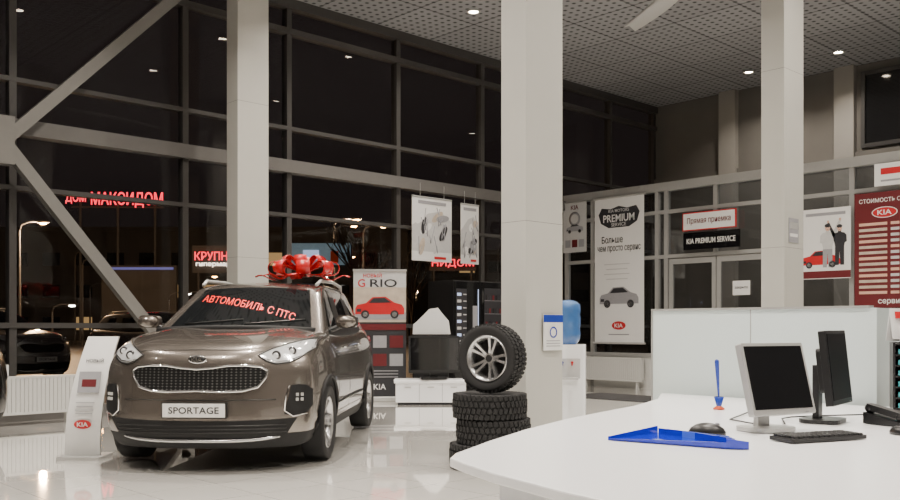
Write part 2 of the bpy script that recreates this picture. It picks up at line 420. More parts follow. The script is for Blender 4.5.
M_vinylglow = mat('glowing_red_vinyl', (.85, .03, .02), .4, emis=(1, .05, .02), es=.25)  # vinyl lettering given a faint glow of its own, not a lamp
def make_car(name, loc, rz, pcol, hero=True):
    E = empty(name, loc, rz)
    M_paint = mat(name+'_paint', pcol, .26, .7, coat=1.0, noise=.04, nscale=200)
    M_cglass = mat(name+'_glass', (.008, .009, .010), .03, coat=.4, noise=.05)
    ST = [(0.0, .30, .935, .965, .03), (.12, .27, .955, 1.02, .035), (.30, .20, .975, 1.065, .045), (.60, .08, .99, 1.115, .05), (.9, 0, 1.0, 1.15, .05), (1.25, 0, 1.0, 1.18, .055),
          (1.7, 0, .99, 1.175, .03), (2.3, 0, .985, 1.165, 0), (2.9, 0, .99, 1.18, 0), (3.57, 0, 1.0, 1.20, 0), (4.0, -.04, .985, 1.21, 0), (4.3, -.14, .94, 1.20, 0), (4.46, -.2, .88, 1.12, 0)]
    wr = [.86, .93, .955, .955, .94, .86]; zr = [.20, .33, .54, .76, .95]
    foff = [.09, .005, .0, .035, .04, .07]
    cs = [-1, -.86, -.62, -.3, 0, .3, .62, .86, 1]
    def bf(s, r, c):
        Y, A, m, z5, cr = ST[s]; w = wr[r]*m
        z = z5 if r == 5 else zr[r] + (z5-1.13)*.4*(r/5)
        cc = cs[c]
        x = cc*w; y = Y + A*abs(cc)**3.2
        if s == 0: y += foff[r]
        if s == 1 and r == 5: y += .02
        if s == 0 and r == 2: y -= .02*(1-abs(cc))
        if s == len(ST)-1: y -= [.1, .03, 0, .02, .06, .14][r]
        if r == 5:
            z += cr*(1-abs(cc)**2)
            if s < 6 and c in (2, 6): z += .030
            if s < 6 and c in (3, 4, 5): z -= .006
        return (x, y, z)
    V, F, tg = boxloft(len(ST), 6, len(cs), bf)
    b = B(); b.mi(M_paint); b.mi(M_bmatte); b.V = [Vector(v) for v in V]; b.F = F
    for t in tg:
        k = 0
        if t[0] == 'bottom': k = 1
        if t[0] == 'side' and t[2] == 0: k = 1
        if t[0] in ('front', 'rear') and t[1] == 0: k = 1
        b.MI.append(k); b.S.append(True)
    body = b.build('body', parent=E, subs=2)
    cb = B(); 
    for y in (.92, 3.58):
        for sx in (-1, 1): cb.cyl((sx*.62, y, .36), (sx*1.2, y, .36), .400, M_bmatte, n=40)
    cut = cb.build('cutter', parent=E)
    md = body.modifiers.new('bo', 'BOOLEAN'); md.object = cut; md.operation = 'DIFFERENCE'; md.solver = 'EXACT'
    try: md.material_mode = 'TRANSFER'
    except Exception: pass
    bpy.context.view_layer.update()
    dg = bpy.context.evaluated_depsgraph_get()
    me = bpy.data.meshes.new_from_object(body.evaluated_get(dg))
    body.modifiers.clear(); body.data = me
    bpy.data.objects.remove(cut)
    GS = [(1.04, 1.86, 1.60), (1.20, 1.98, 1.635), (2.02, 2.34, 1.665), (2.12, 2.44, 1.67), (2.95, 3.08, 1.665), (3.05, 3.18, 1.66), (3.62, 3.56, 1.635), (3.80, 3.74, 1.61), (4.30, 3.98, 1.56)]
    tr = [0, .10, .88, 1]; gc = [-1, -.93, -.5, 0, .5, .93, 1]
    def gf(s, r, c):
        yb, yt, zt = GS[s]; t = tr[r]; cc = gc[c]
        w = .86 - .22*t**1.3
        if s == 0: w *= .975
        if s >= 7: w *= .96
        z = 1.11 + (zt-1.11)*t; y = yb + (yt-yb)*t
        if s == 0: y += .13*abs(cc)**2
        if s == 1: y += .09*abs(cc)**2
        if s == len(GS)-1: y -= .10*abs(cc)**2
        if r == 3: z += .045*(1-cc*cc)
        return (cc*w, y, z)
    V, F, tg = boxloft(len(GS), 4, len(gc), gf)
    b = B(); b.mi(M_paint); b.mi(M_cglass); b.mi(M_black); b.V = [Vector(v) for v in V]; b.F = F
    for t in tg:
        k = 0
        if t[0] == 'front': k = 1 if 1 <= t[2] <= 4 else 0
        if t[0] == 'rear': k = 1 if 1 <= t[2] <= 4 and t[1] == 1 else 0
        if t[0] == 'side':
            if t[2] == 1: k = {0: 0, 1: 1, 2: 2, 3: 1, 4: 2, 5: 1}.get(t[1], 0)
            if t[2] == 0 and 1 <= t[1] <= 5: k = 2
        if t[0] == 'bottom': k = 2
        b.MI.append(k); b.S.append(True)
    gh = b.build('cabin', parent=E, subs=2)
    bpy.context.view_layer.update(); dg = bpy.context.evaluated_depsgraph_get()
    me = bpy.data.meshes.new_from_object(gh.evaluated_get(dg)); gh.modifiers.clear(); gh.data = me
    def bvh(me):
        return BVHTree.FromPolygons([v.co.copy() for v in me.vertices], [tuple(p.vertices) for p in me.polygons])
    bb = bvh(body.data); gb = bvh(gh.data)
    def hit(tree, x, z, dflt=.2):
        h = tree.ray_cast(Vector((x, -2, z)), Vector((0, 1, 0)))
        return h[0].y if h[0] else dflt
    def patch(bd, bot, top, mt, off=.008, nr=6, nc=24):
        def samp(P, t):
            f = t*(len(P)-1); i = min(int(f), len(P)-2); f -= i
            return (P[i][0]*(1-f)+P[i+1][0]*f, P[i][1]*(1-f)+P[i+1][1]*f)
        G = []
        for j in range(nr+1):
            row = []
            for i in range(nc+1):
                a = samp(bot, i/nc); c = samp(top, i/nc); t = j/nr
                x = a[0]*(1-t)+c[0]*t; z = a[1]*(1-t)+c[1]*t
                row.append((x, hit(bb, x, z)-off, z))
            G.append(row)
        bd.grid(G, mt)
        ring = G[0] + [r[-1] for r in G[1:]] + G[-1][::-1][1:] + [r[0] for r in G[::-1][1:-1]]
        n = len(ring); VV = list(ring) + [(p[0], p[1]+off+.02, p[2]) for p in ring]
        bd.add(VV, [(i, (i+1) % n, n+(i+1) % n, n+i) for i in range(n)], mt)
        return ring
    M_grille = bpy.data.materials.new(name+'_grille'); M_grille.use_nodes = True
    nt = M_grille.node_tree; p = nt.nodes['Principled BSDF']; tc = nt.nodes.new('ShaderNodeTexCoord'); vo = nt.nodes.new('ShaderNodeTexVoronoi')
    mp = nt.nodes.new('ShaderNodeMapping'); mp.inputs['Scale'].default_value = (26, 0, 42)
    vo.inputs['Scale'].default_value = 1; vo.inputs['Randomness'].default_value = 0; vo.feature = 'F1'
    rp = nt.nodes.new('ShaderNodeValToRGB'); rp.color_ramp.elements[0].position = .48; rp.color_ramp.elements[1].position = .56
    rp.color_ramp.elements[0].color = (.002, .002, .002, 1); rp.color_ramp.elements[1].color = (.08, .08, .08, 1)
    nt.links.new(tc.outputs['Object'], mp.inputs['Vector']); nt.links.new(mp.outputs[0], vo.inputs['Vector']); nt.links.new(vo.outputs['Distance'], rp.inputs['Fac']); nt.links.new(rp.outputs['Color'], p.inputs['Base Color'])
    p.inputs['Roughness'].default_value = .55; p.inputs['Specular IOR Level'].default_value = .25
    M_lens = mat(name+'_lamp_lens', (.72, .74, .76), .10, .25, coat=1, noise=.25, nscale=25)
    M_lensd = mat(name+'_lamp_inner', (.05, .05, .055), .1, .5, coat=1, noise=.1)
    d = B()
    # tiger-nose grille: pinched at the centre of both edges
    gt = [(-.575, .855), (-.52, .888), (-.40, .900), (-.26, .898), (-.13, .880), (0, .868), (.13, .880), (.26, .898), (.40, .900), (.52, .888), (.575, .855)]
    gb_ = [(-.560, .80), (-.50, .720), (-.38, .690), (-.24, .682), (-.12, .686), (0, .692), (.12, .686), (.24, .682), (.38, .690), (.50, .720), (.560, .80)]
    ring = patch(d, gb_, gt, M_grille, .012, nc=40)
    d.tube([(p[0], p[1]-.002, p[2]) for p in ring], .011, M_chrome, closed=True)
    ring = patch(d, [(-.72, .325), (-.3, .31), (0, .31), (.3, .31), (.72, .325)], [(-.80, .455), (-.3, .442), (0, .442), (.3, .442), (.80, .455)], M_bmatte, .012, nc=30)
    for z in (.345, .375, .405):
        pts = [(x/10*.72, hit(bb, x/10*.72, z)-.014, z) for x in range(-10, 11)]; d.tube(pts, .004, M_black)
    pts = [(x/10*.66, hit(bb, x/10*.66, .275)-.012, .275+.03*abs(x/10)**4) for x in range(-10, 11)]; d.tube(pts, .016, M_alloy)
    pts = [(x/10*.64, hit(bb, x/10*.64, .615)-.001, .615) for x in range(-10, 11)]; d.tube(pts, .004, M_black)
    for sx in (-1, 1):
        f = lambda P: [(sx*x, z) for x, z in P]
        ring = patch(d, f([(.56, .935), (.63, .912), (.72, .920), (.80, .955), (.875, 1.035)]), f([(.49, .985), (.58, 1.035), (.69, 1.078), (.79, 1.110), (.858, 1.122)]), M_lens, .008, nc=22)
        d.tube([(p[0], p[1]-.001, p[2]) for p in ring], .006, M_black, closed=True, n=6)
        for (x, z, r) in ((.625, .980, .042), (.735, 1.015, .038)):
            y = hit(bb, sx*x, z)-.010
            d.sph((sx*x, y, z), (r, .018, r), M_lensd, n=16); d.sph((sx*x, y-.010, z), (r*.6, .014, r*.6), M_lens, n=12)
        d.tube([(sx*x, hit(bb, sx*x, z)-.012, z) for x, z in ((.56, .950), (.63, .928), (.72, .936), (.80, .972), (.862, 1.04))], .005, M_chrome, n=6)
        # fog cluster
        patch(d, f([(.71, .49), (.77, .475), (.87, .50), (.905, .55)]), f([(.755, .73), (.81, .735), (.86, .73), (.905, .69)]), M_bmatte, .008, nc=12)
        for (x, z) in ((.80, .650), (.835, .650), (.80, .61), (.835, .61)):
            y = hit(bb, sx*x, z)-.014; d.box((sx*x, y, z), (.022, .012, .026), M_silver)
        pts = [(sx*x, hit(bb, sx*x, z)-.012, z) for x, z in ((.74, .73), (.715, .63), (.71, .52), (.77, .47), (.87, .49))]; d.tube(pts, .007, M_chrome)
        # mirrors
        d.rbox((sx*1.00, 1.60, 1.275), (.21, .10, .125), .05, M_paint, ax='y', n=5)
        d.sph((sx*1.00, 1.555, 1.275), (.100, .06, .058), M_paint, n=20)
        d.box((sx*1.00, 1.655, 1.275), (.17, .01, .10), M_blackgl)
        d.cyl((sx*.82, 1.58, 1.18), (sx*.94, 1.60, 1.235), .028, M_black, n=10)
        d.tube([(sx*.60, 2.05, 1.66), (sx*.615, 2.2, 1.71), (sx*.62, 2.9, 1.725), (sx*.60, 3.5, 1.70), (sx*.57, 3.7, 1.64)], .018, M_silver)
        def side(y, z):
            h = bb.ray_cast(Vector((sx*2, y, z)), Vector((-sx, 0, 0))); return h[0].x if h[0] else sx*.93
        for yy in (1.42, 2.14, 3.06):
            d.tube([(side(yy, z), yy, z) for z in (.40, .6, .8, .95, 1.12)], .004, M_black, n=5)
        d.tube([(side(y, .40), y, .40) for y in (1.42, 1.8, 2.2, 2.6, 3.06)], .004, M_black, n=5)
        for yy in (1.98, 2.92):
            d.sph((side(yy, 1.02)+sx*.015, yy, 1.02), (.018, .10, .016), M_chrome, n=12)
        d.tube([(side(y, .50)+sx*.004, y, .50) for y in (1.4, 1.9, 2.4, 3.0)], .016, M_black, n=6)
        for yy in (.92, 3.58):
            pts = []
            for k in range(15):
                a = radians(-12 + 204*k/14); py = yy + .412*cos(a); pz = .36 + .412*sin(a)
                pts.append((side(py, pz)+sx*.004, py, max(pz, .24)))
            d.tube(pts, .018, M_bmatte, n=8)
        tl = [(side(y, z)+sx*.004, y, z) for y, z in ((4.02, 1.05), (4.12, 1.07), (4.22, 1.07))]
        d.tube(tl, (.02, .035, .03), M_dred, n=8)
    def topz(x, y):
        h = bb.ray_cast(Vector((x, y, 3)), Vector((0, 0, -1))); return h[0].z if h[0] else 1.1
    for sx in (-1, 1):
        pts = [(sx*x, y, topz(sx*x, y)+.001) for x, y in ((.60, .20), (.70, .34), (.765, .5), (.78, .8), (.775, 1.1))]; d.tube(pts, .004, M_black, n=5)
    pts = [(x/10*.60, .105+.30*(abs(x/10)*.66)**3.2, 0) for x in range(-10, 11)]
    d.tube([(p[0], p[1]+.02, topz(p[0], p[1]+.02)) for p in pts], .004, M_black, n=5)
    pts = [(x/10*.76, 1.05+.13*(x/10)**2, 1.21-.025*(x/10)**2) for x in range(-10, 11)]; d.tube(pts, .03, M_bmatte, n=8)
    for x0, x1 in ((-.55, .02), (.05, .62)):
        pts = []
        for k in range(8):
            x = x0+(x1-x0)*k/7; z = 1.25+.045*k/7
            pts.append((x, hit(gb, x, z, 1.3)-.012, z))
        d.tube(pts, .008, M_black, n=6)
    zb = .950; yb = hit(bb, 0, zb)-.010
    d.sph((0, yb, zb), (.080, .012, .038), M_chrome, n=24); d.sph((0, yb-.004, zb), (.070, .012, .030), M_black, n=24)
    d.text('KIA', M_chrome, T(0, yb-.018, zb) @ Rx(90), w=.09, h=.034)
    yp = hit(bb, 0, .54)-.03
    d.box((0, yp+.01, .535), (.54, .034, .13), M_black); d.box((0, yp-.010, .535), (.52, .006, .112), M_paper)
    d.text('SPORTAGE', M_pdark, T(0, yp-.015, .535) @ Rx(90), w=.42, h=.055)
    d.box((0, 4.47, .75), (.54, .02, .12), M_paper)
    d.build('trim', parent=E)
    w = B()
    for y in (.92, 3.58):
        for sx in (-1, 1):
            M = T(sx*.845, y, .348) @ Ry(90*sx) @ Rz(17)
            tyre(w, M, .348, .225, .235, tread=False); rim(w, M, .235, .1125, n=5)
            w.cyl((0, 0, -.16), (0, 0, -.05), .2, M_black, n=24, M=M)
    w.build('wheels', parent=E)
    if hero:
        V, F = textgeo('АВТОМОБИЛЬ С ПТС'); xs = [v[0] for v in V]; W = max(xs)-min(xs)
        tb = B(); VV = []
        for v in V:
            x = (v[0]-min(xs))/W - .5; z = (v[1]-.35)
            px = x*1.02; pz = 1.445 - .20*x*1.0 - .13*(x*x) + z*.095
            VV.append((px, hit(gb, px, pz, 1.5)-.006-v[2]*.1, pz))
        tb.add(VV, F, M_vinylglow); tb.build('windscreen_lettering', parent=E)
    return E, gb
cx_, cy_ = pl(-2.10, 7.42)
CAR, gbt = make_car('suv_car', (cx_, cy_, 0), A0D-2.8, (.185, .163, .145))
CAR2, _ = make_car('parked_hatchback', (1.72, -19.74, 0), 0, (.01, .01, .012), hero=False)
CAR2.name = 'suv_car.001'
for (X, Y, a) in ((-12.6, 19.6, 62), (-9.2, 20.5, 60)):
    CAR3, _ = make_car('parked_car', (*pl(X, Y), -.05), A0D+a, (.30, .30, .31), hero=False)

def dup(E, loc, rz, name):
    e = empty(name, loc, rz)
    for c in E.children:
        o = bpy.data.objects.new(c.name, c.data); COL.objects.link(o); o.parent = e
    return e

# gift bow on the roof
b = B()
def petal(az, el, L, w, h):
    M = Rz(az) @ Ry(-el); P = []
    for i in range(21):
        t = i/20; x = L*sin(pi*t)**.75 if 0 < t < 1 else 0; z = h*sin(2*pi*t)
        ww = w/2*(.30+.70*sin(pi*t))
        P.append([(x, -ww, z), (x*1.02, 0, z*1.05), (x, ww, z)])
    b.grid(P, M_bow, T(0, 0, .05) @ M)
for k in range(8): petal(k*45+8, 12, .39, .15, .075)
for k in range(6): petal(k*60+30, 38, .29, .13, .060)
for k in range(3): petal(k*120+10, 70, .17, .11, .045)
b.sph((0, 0, .09), .05, M_bow)
for az in (190, 350, 265, 225):
    P = []
    for i in range(13):
        s_ = i/12; zz = .02 + .03*sin(9*s_) - .02*s_
        P.append([(.08+.44*s_, -.05, zz), (.08+.44*s_, .05, zz+.01)])
    b.grid(P, M_bow, Rz(az))
ob = b.build('gift_bow', parent=None)
ob.location = (*pl(-1.60, 9.85), 1.745); ob.rotation_euler = (0, 0, A0)
md = ob.modifiers.new('s', 'SOLIDIFY'); md.thickness = .004

# ------------------------------------------------------------------ tyre stack with display wheel
sx_, sy_ = pl(.36, 7.82)
for k in range(3):
    b = B(); tyre(b, T(0, 0, .11) @ Rz(k*13), .325, .215, .20)
    ox = (-.03, .012, -.01)[k]
    b.build('tyre', (sx_+ox, sy_+ox, k*.216), A0D)
b = B(); M = T(0, 0, 0) @ Rx(90)
tyre(b, M, .302, .205, .20); rim(b, M, .20, .1025, n=5, dbl=True)
b.build('alloy_wheel', (sx_, sy_, .648+.300), A0D-33)

# ------------------------------------------------------------------ leaning info stand (left of car)
b = B(); P = []; P2 = []
for i in range(15):
    t = i/14; z = .03 + 1.10*t; y = .10 + .20*t**1.6 - .10*sin(pi*t); x = .12*t
    w = .165 - .02*t
    P.append([(x-w, y, z), (x, y-.012, z), (x+w, y, z)]); P2.append([(x-w, y+.03, z), (x, y+.02, z), (x+w, y+.03, z)])
b.grid(P, M_paper); b.grid(P2, M_silver)
for j in (0, 2): b.grid([[P[i][j], P2[i][j]] for i in range(15)], M_silver)
b.grid([P[-1], P2[-1]], M_silver); b.grid([P[0], P2[0]], M_silver)
b.rbox((0, .16, .015), (.40, .36, .03), .03, M_silver, ax='z')
def on_stand(t, dx, e=.006):
    z = .03+1.10*t; y = .10 + .20*t**1.6 - .10*sin(pi*t) - .016-e; x = .12*t+dx
    sl = math.degrees(math.atan2(.20*1.6*max(t, .01)**.6 - .10*pi*cos(pi*t), 1.10))
    return T(x, y, z) @ Rx(-sl)
b.box((0, 0, 0), (.20, .004, .20), M_pgrey, on_stand(.62, 0)); b.box((0, -.003, -.01), (.13, .004, .07), M_dred, on_stand(.62, 0))
b.text('НОВЫЙ', M_pdark, on_stand(.80, 0) @ Rx(90), w=.16)
for k in range(4): b.box((0, 0, 0), (.17-.02*(k % 2), .003, .008), M_pgrey, on_stand(.45-.03*k, 0))
b.lathe([(0, 0), (1, 0)], M_red, on_stand(.27, 0) @ Rx(90) @ Matrix.Diagonal((.08, .042, 1, 1)), n=28)
b.text('KIA', M_paper, on_stand(.27, 0, .010) @ Rx(90), w=.10, h=.04)
b.build('info_stand', (*pl(-3.40, 8.22), 0), A0D)

# ------------------------------------------------------------------ roll-up banner with car picture
def carpic(b, M, L, body, flip=False):
    pts = [(0, .08), (0, .2), (.04, .27), (.22, .31), (.35, .43), (.62, .44), (.80, .32), (.95, .28), (1, .2), (1, .08)]
    S = Matrix.Diagonal((-L if flip else L, L, 1, 1)); MM = M @ S @ T(-.5, -.22, 0)
    b.prism(pts, 0, .002, body, MM)
    b.prism([(.27, .31), (.37, .41), (.60, .42), (.74, .32)], .002, .004, M_pdark, MM)
    b.prism([(.03, .13), (.03, .19), (.12, .19), (.12, .13)], .002, .004, M_pdark, MM)
    for x in (.2, .8):
        b.cyl((x, .08, 0), (x, .08, .005), .085, M_pdark, n=20, M=MM); b.cyl((x, .08, 0), (x, .08, .006), .05, M_alloy, n=16, M=MM)
b = B()
b.rbox((0, 0, .04), (.92, .16, .08), .02, M_silver, ax='x'); b.box((0, .02, 1.10), (.86, .01, 2.08), M_pdark)
b.box((0, .012, 1.72), (.86, .006, .84), M_beige); b.box((0, .010, 2.0), (.86, .006, .26), M_lgrey); b.box((0, .0, 2.15), (.88, .03, .03), M_silver)
b.cyl((0, .06, .05), (0, .04, 2.15), .012, M_silver, n=8)
b.text('НОВЫЙ', M_red, T(-.12, .004, 2.07) @ Rx(90), w=.30); b.text('RIO', M_pdark, T(.06, .004, 1.94) @ Rx(90), w=.44, h=.13); b.text('G', M_red, T(-.30, .004, 1.94) @ Rx(90), h=.13)
b.box((0, .006, 1.40), (.86, .006, .12), M_pgrey)
carpic(b, T(.0, .002, 1.54) @ Rx(90), .80, M_red)
b.box((0, .008, 1.22), (.86, .006, .10), M_dred)
for k in range(2):
    for j in range(3): b.box((-.27+.27*j, .010, .98-.3*k), (.22, .006, .2), M_pgrey if (k+j) % 2 else M_dred)
for k in range(3): b.box((0, .010, .50-.05*k), (.6, .006, .015), M_pgrey)
b.text('KIA', M_paper, T(.0, .008, .24) @ Rx(90), w=.2)
b.build('rollup_banner', (*pl(-1.15, 14.75), 0), A0D+4)

# ------------------------------------------------------------------ TV on bench
b = B()
b.rbox((0, 0, .37), (1.15, .42, .06), .02, M_white, ax='x')
b.bx(-.55, .55, -.18, .19, .04, .34, M_white); b.bx(-.52, .52, -.15, .17, 0, .04, M_pdark)
for x in (-.18, .18): b.box((x, -.182, .19), (.006, .004, .28), M_pgrey)
for x in (-.36, 0, .36): b.box((x, -.186, .28), (.10, .01, .012), M_silver)
b.build('display_bench', (*pl(-.30, 14.25), 0), A0D)
b = B()
b.rbox((0, 0, .38), (.80, .07, .58), .02, M_black, ax='y'); b.box((0, -.037, .39), (.74, .006, .50), M_blackgl)
b.box((0, .05, .05), (.12, .04, .12), M_black); b.rbox((0, .03, .012), (.42, .24, .024), .05, M_black, ax='z')
b.box((0, .05, .38), (.5, .06, .35), M_black)
b.build('television', (*pl(-.25, 14.1), .412), A0D+6)
b = B()
b.prism([(-.30, 0), (-.29, .16), (-.22, .22), (-.02, .42), (.12, .44), (.18, .36), (.30, .22), (.33, 0)], -.02, .02, M_paper, T(0, 0, 1.10) @ Rx(90) )
b.prism([(-.26, 0), (-.24, .14), (0, .38), (.12, .38), (.30, 0)], -.02, .02, M_lgrey, T(0, .14, 1.10) @ Rx(84))
b.rbox((0, .08, .55), (.60, .30, 1.10), .02, M_black, ax='z')
b.build('display_easel', (*pl(-.32, 14.95), 0), A0D)

# ------------------------------------------------------------------ vending machines (fronts face +x)
def vend(y, lit):
    b = B(); b.rbox((0, 0, 1.04), (.66, .65, 2.02), .02, M_black, ax='y'); b.box((.335, 0, 1.04), (.02, .63, 1.98), M_blackgl)
    for sx in (-.25, .25):
        for s2 in (-.25, .25): b.cyl((sx, s2, 0), (sx, s2, .06), .025, M_black, n=8)
    if lit:
        b.box((.348, -.14, 1.25), (.006, .26, 1.30), M_pdark)
        for k in range(9):
            b.box((.353, -.20, 1.80-.12*k), (.004, .10, .05), M_vend if k % 2 == 0 else M_lgrey); b.box((.353, -.06, 1.80-.12*k), (.004, .08, .02), M_lgrey)
        b.box((.35, .2, 1.35), (.006, .12, .5), M_pgrey); b.box((.35, 0, .5), (.01, .3, .25), M_pdark); b.box((.352, .28, 1.1), (.004, .02, 1.6), M_vend)
    else:
        b.box((.349, .0, 1.25), (.004, .5, 1.35), M_pdark)
        for k in range(5):
            b.box((.353, -.02, 1.70-.24*k), (.006, .46, .008), M_pgrey)
            for j in range(5): b.cyl((.352, -.2+.09*j, 1.71-.24*k), (.352, -.2+.09*j, 1.80-.24*k), .02, (M_black, M_pdark, M_dred)[(j+k) % 3], n=8)
        b.box((.35, 0, .42), (.01, .4, .15), M_pdark)
    b.build('vending_machine', (.55, y, 0), bevel=.004)
vend(-7.22, True); vend(-6.53, False)

# ------------------------------------------------------------------ posters on the window wall (face +x)
WM = lambda x, y, z: T(x, y, z) @ Rz(90) @ Rx(90)
def wposter(y0, y1, z0, z1, kind):
    b = B(); w = abs(y1-y0); h = z1-z0; M = WM(0, 0, 0)
    b.box((0, 0, -.004), (w, h, .008), M_paper, M)
    b.cyl((-w/2, h/2, 0), (w/2, h/2, 0), .015, M_silver, n=8, M=M)
    for xx in (-w*.3, w*.3): b.cyl((xx, h/2, 0), (xx, h/2+.25, 0), .004, M_silver, n=5, M=M)
    random.seed(kind)
    b.prism([(-w*.5, -h*.35), (-w*.5, h*.05), (-w*.1, h*.25), (w*.2, h*.30), (w*.5, h*.15), (w*.5, -h*.35)], 0, .002, M_lgrey, M)
    for k in range(10):
        x = random.uniform(-w*.3, w*.3); yy = random.uniform(-h*.28, h*.25)
        b.lathe([(0, .003+.0004*k), (1, .003+.0004*k)], (M_paper, M_beige, M_pgrey, M_pdark, M_lgrey)[k % 5], M @ T(x, yy, 0) @ Rz(random.uniform(0, 90)) @ Matrix.Diagonal((w*.17, h*.055, 1, 1)), n=14)
        b.tube([(x, yy, .008), (x+random.uniform(-.15, .15)*w, yy-.12*h, .008), (x+random.uniform(-.15, .15)*w, yy+.15*h, .008)], .008, M_pgrey, M=M, n=5)
    b.box((0, h*.42, .003), (w*.7, h*.05, .004), M_pgrey, M); b.box((w*.2, -h*.44, .003), (w*.3, h*.04, .004), M_red, M)
    b.build('hanging_poster', (.16, (y0+y1)/2, (z0+z1)/2))
wposter(-7.88, -6.90, 2.42, 3.58, 3)
wposter(-6.66, -6.18, 2.42, 3.55, 5)

# ------------------------------------------------------------------ items on partition (face -y)
FM = lambda x, y, z: T(x, y, z) @ Rx(90)
yF = PY-.125
b = B(); M = FM(0, 0, 0); w = 1.20; h = 2.95
b.box((0, 0, -.004), (w, h, .008), M_paper, M); b.cyl((-w/2-.03, h/2, 0), (w/2+.03, h/2, 0), .02, M_silver, n=10, M=M); b.cyl((-w/2-.03, -h/2, 0), (w/2+.03, -h/2, 0), .02, M_silver, n=10, M=M)
b.prism([(-.44, -.02), (-.50, .16), (-.42, .29), (-.2, .26), (0, .31), (.2, .26), (.42, .29), (.50, .16), (.44, -.02), (.25, -.12), (-.25, -.12)], 0, .004, M_pdark, M @ T(0, .98, 0))
b.text('KIA MOTORS', M_lgrey, M @ T(0, 1.20, .006), w=.5); b.text('PREMIUM', M_paper, M @ T(0, 1.05, .006), w=.76, h=.15); b.text('SERVICE', M_lgrey, M @ T(0, .92, .006), w=.36)
b.text('Больше', M_pdark, M @ T(-.16, .62, .003), w=.52, h=.14); b.text('чем просто сервис', M_pdark, M @ T(0, .42, .003), w=1.05, h=.14)
for k in range(4): b.box((-.05, .12-.10*k, .002), (.62-.10*(k % 2), .018, .003), M_lgrey, M)
carpic(b, M @ T(0, -.55, .001), .95, M_pgrey)
b.lathe([(0, 0), (1, 0)], M_red, M @ T(0, -1.12, .004) @ Matrix.Diagonal((.17, .085, 1, 1)), n=28); b.text('KIA', M_paper, M @ T(0, -1.12, .008), w=.2, h=.08)
b.box((0, -1.3, .002), (.5, .02, .003), M_pgrey, M)
b.build('hanging_banner', (1.53, yF-.03, 2.37))
b = B(); w, h = .62, 1.05
b.box((0, 0, -.004), (w, h, .008), M_lgrey, M); b.cyl((-w/2, h/2, 0), (w/2, h/2, 0), .015, M_silver, n=8, M=M)
b.lathe([(.10, .002), (.15, .004), (.10, .006)], M_pgrey, M @ T(0, .18, 0), n=24)
carpic(b, M @ T(0, -.02, .001), .45, M_pgrey)
for k in range(3): b.box((-.18+.18*k, -.34, .002), (.14, .16, .004), (M_pgrey, M_dred, M_pgrey)[k], M)
b.text('KIA', M_dred, M @ T(0, .42, .002), w=.2)
b.build('wall_poster', (.38, yF, 3.32))
b = B(); b.box((0, 0, 0), (1.10, .34, .03), M_red, M); b.box((0, 0, .004), (1.06, .30, .03), M_paper, M); b.text('Прямая приемка', M_dred, M @ T(0, 0, .021), w=.90, h=.14); b.build('door_sign', (3.55, yF-.02, 3.20))
b = B(); b.box((0, 0, 0), (1.15, .32, .04), M_blackgl, M); b.text('KIA PREMIUM SERVICE', M_paper, M @ T(0, 0, .022), w=1.0, h=.10); b.build('door_sign', (3.60, yF-.03, 2.83))
b = B(); w, h = .84, 1.18
b.box((0, 0, 0), (w, h, .02), M_paper, M); b.box((0, h*.42, .006), (w*.8, .05, .012), M_pgrey, M)
b.box((0, -h*.44, .006), (w, .12, .012), M_dred, M)
def person(x, s_, top, hair, sgn=1, legs=None):
    MM = M @ T(x, 0, .011) @ Matrix.Diagonal((s_*sgn, s_, 1, 1))
    b.prism([(-.085, -.42), (-.085, -.06), (-.10, .0), (-.135, .02), (-.13, .14), (-.09, .185), (-.03, .20), (-.03, .23), (.03, .23), (.03, .20), (.09, .185), (.15, .30), (.20, .40), (.235, .385), (.19, .27), (.12, .10), (.085, -.06), (.085, -.42), (.015, -.42), (.005, -.12), (-.005, -.12), (-.015, -.42)], 0, .003, top, MM)
    b.prism([(-.085, -.42), (-.085, -.10), (.085, -.10), (.085, -.42), (.015, -.42), (0, -.16), (-.015, -.42)], .003, .004, legs or M_pdark, MM)
    b.sph((.218, .41, .004), (.022, .028, .003), M_skin, n=10, M=MM)
    b.sph((0, .275, .004), (.048, .060, .004), M_skin, n=14, M=MM); b.sph((0, .312, .006), (.054, .036, .004), hair, n=14, M=MM)
    for e in (-.018, .018): b.sph((e, .28, .009), (.006, .005, .001), M_pdark, n=6, M=MM)
    b.box((0, .248, .009), (.024, .006, .001), M_dred, MM)
carpic(b, M @ T(-.08, -.26, .010), .66, M_red)
person(.04, .95, M_lgrey, M_pdark, 1, M_pgrey); person(.24, .88, M_pdark, M_pdark, -1)
b.build('wall_poster', (5.72, yF, 2.62))
b = B(); w, h = 1.15, 1.86
b.box((0, 0, 0), (w, h, .03), M_dred, M); b.text('СТОИМОСТЬ СЕРВИСА', M_paper, M @ T(0, .80, .017), w=1.0, h=.07)
b.lathe([(0, 0), (1, 0)], M_paper, M @ T(-.1, .60, .018) @ Matrix.Diagonal((.20, .09, 1, 1)), n=28); b.lathe([(0, 0), (1, 0)], M_red, M @ T(-.1, .60, .020) @ Matrix.Diagonal((.185, .078, 1, 1)), n=28); b.text('KIA', M_paper, M @ T(-.1, .60, .023), w=.22, h=.08)
for k in range(13):
    b.box((-.28, .42-.092*k, .017), (.44, .045, .004), M_beige if k % 3 else M_skin, M)
    for j in range(3): b.box((.06+.17*j, .42-.092*k, .017), (.13, .045, .004), M_lgrey if (k+j) % 4 else M_skin, M)
b.text('сервис', M_paper, M @ T(0, -.84, .017), w=.4)
b.build('price_board', (6.78, yF, 2.46))
b = B(); b.box((0, 0, 0), (.9, .36, .02), M_paper, M); b.box((-.1, .05, .006), (.5, .1, .012), M_red, M); b.box((0, -.1, .006), (.7, .03, .012), M_pgrey, M); b.build('wall_poster', (6.98, yF-.03, 3.66))

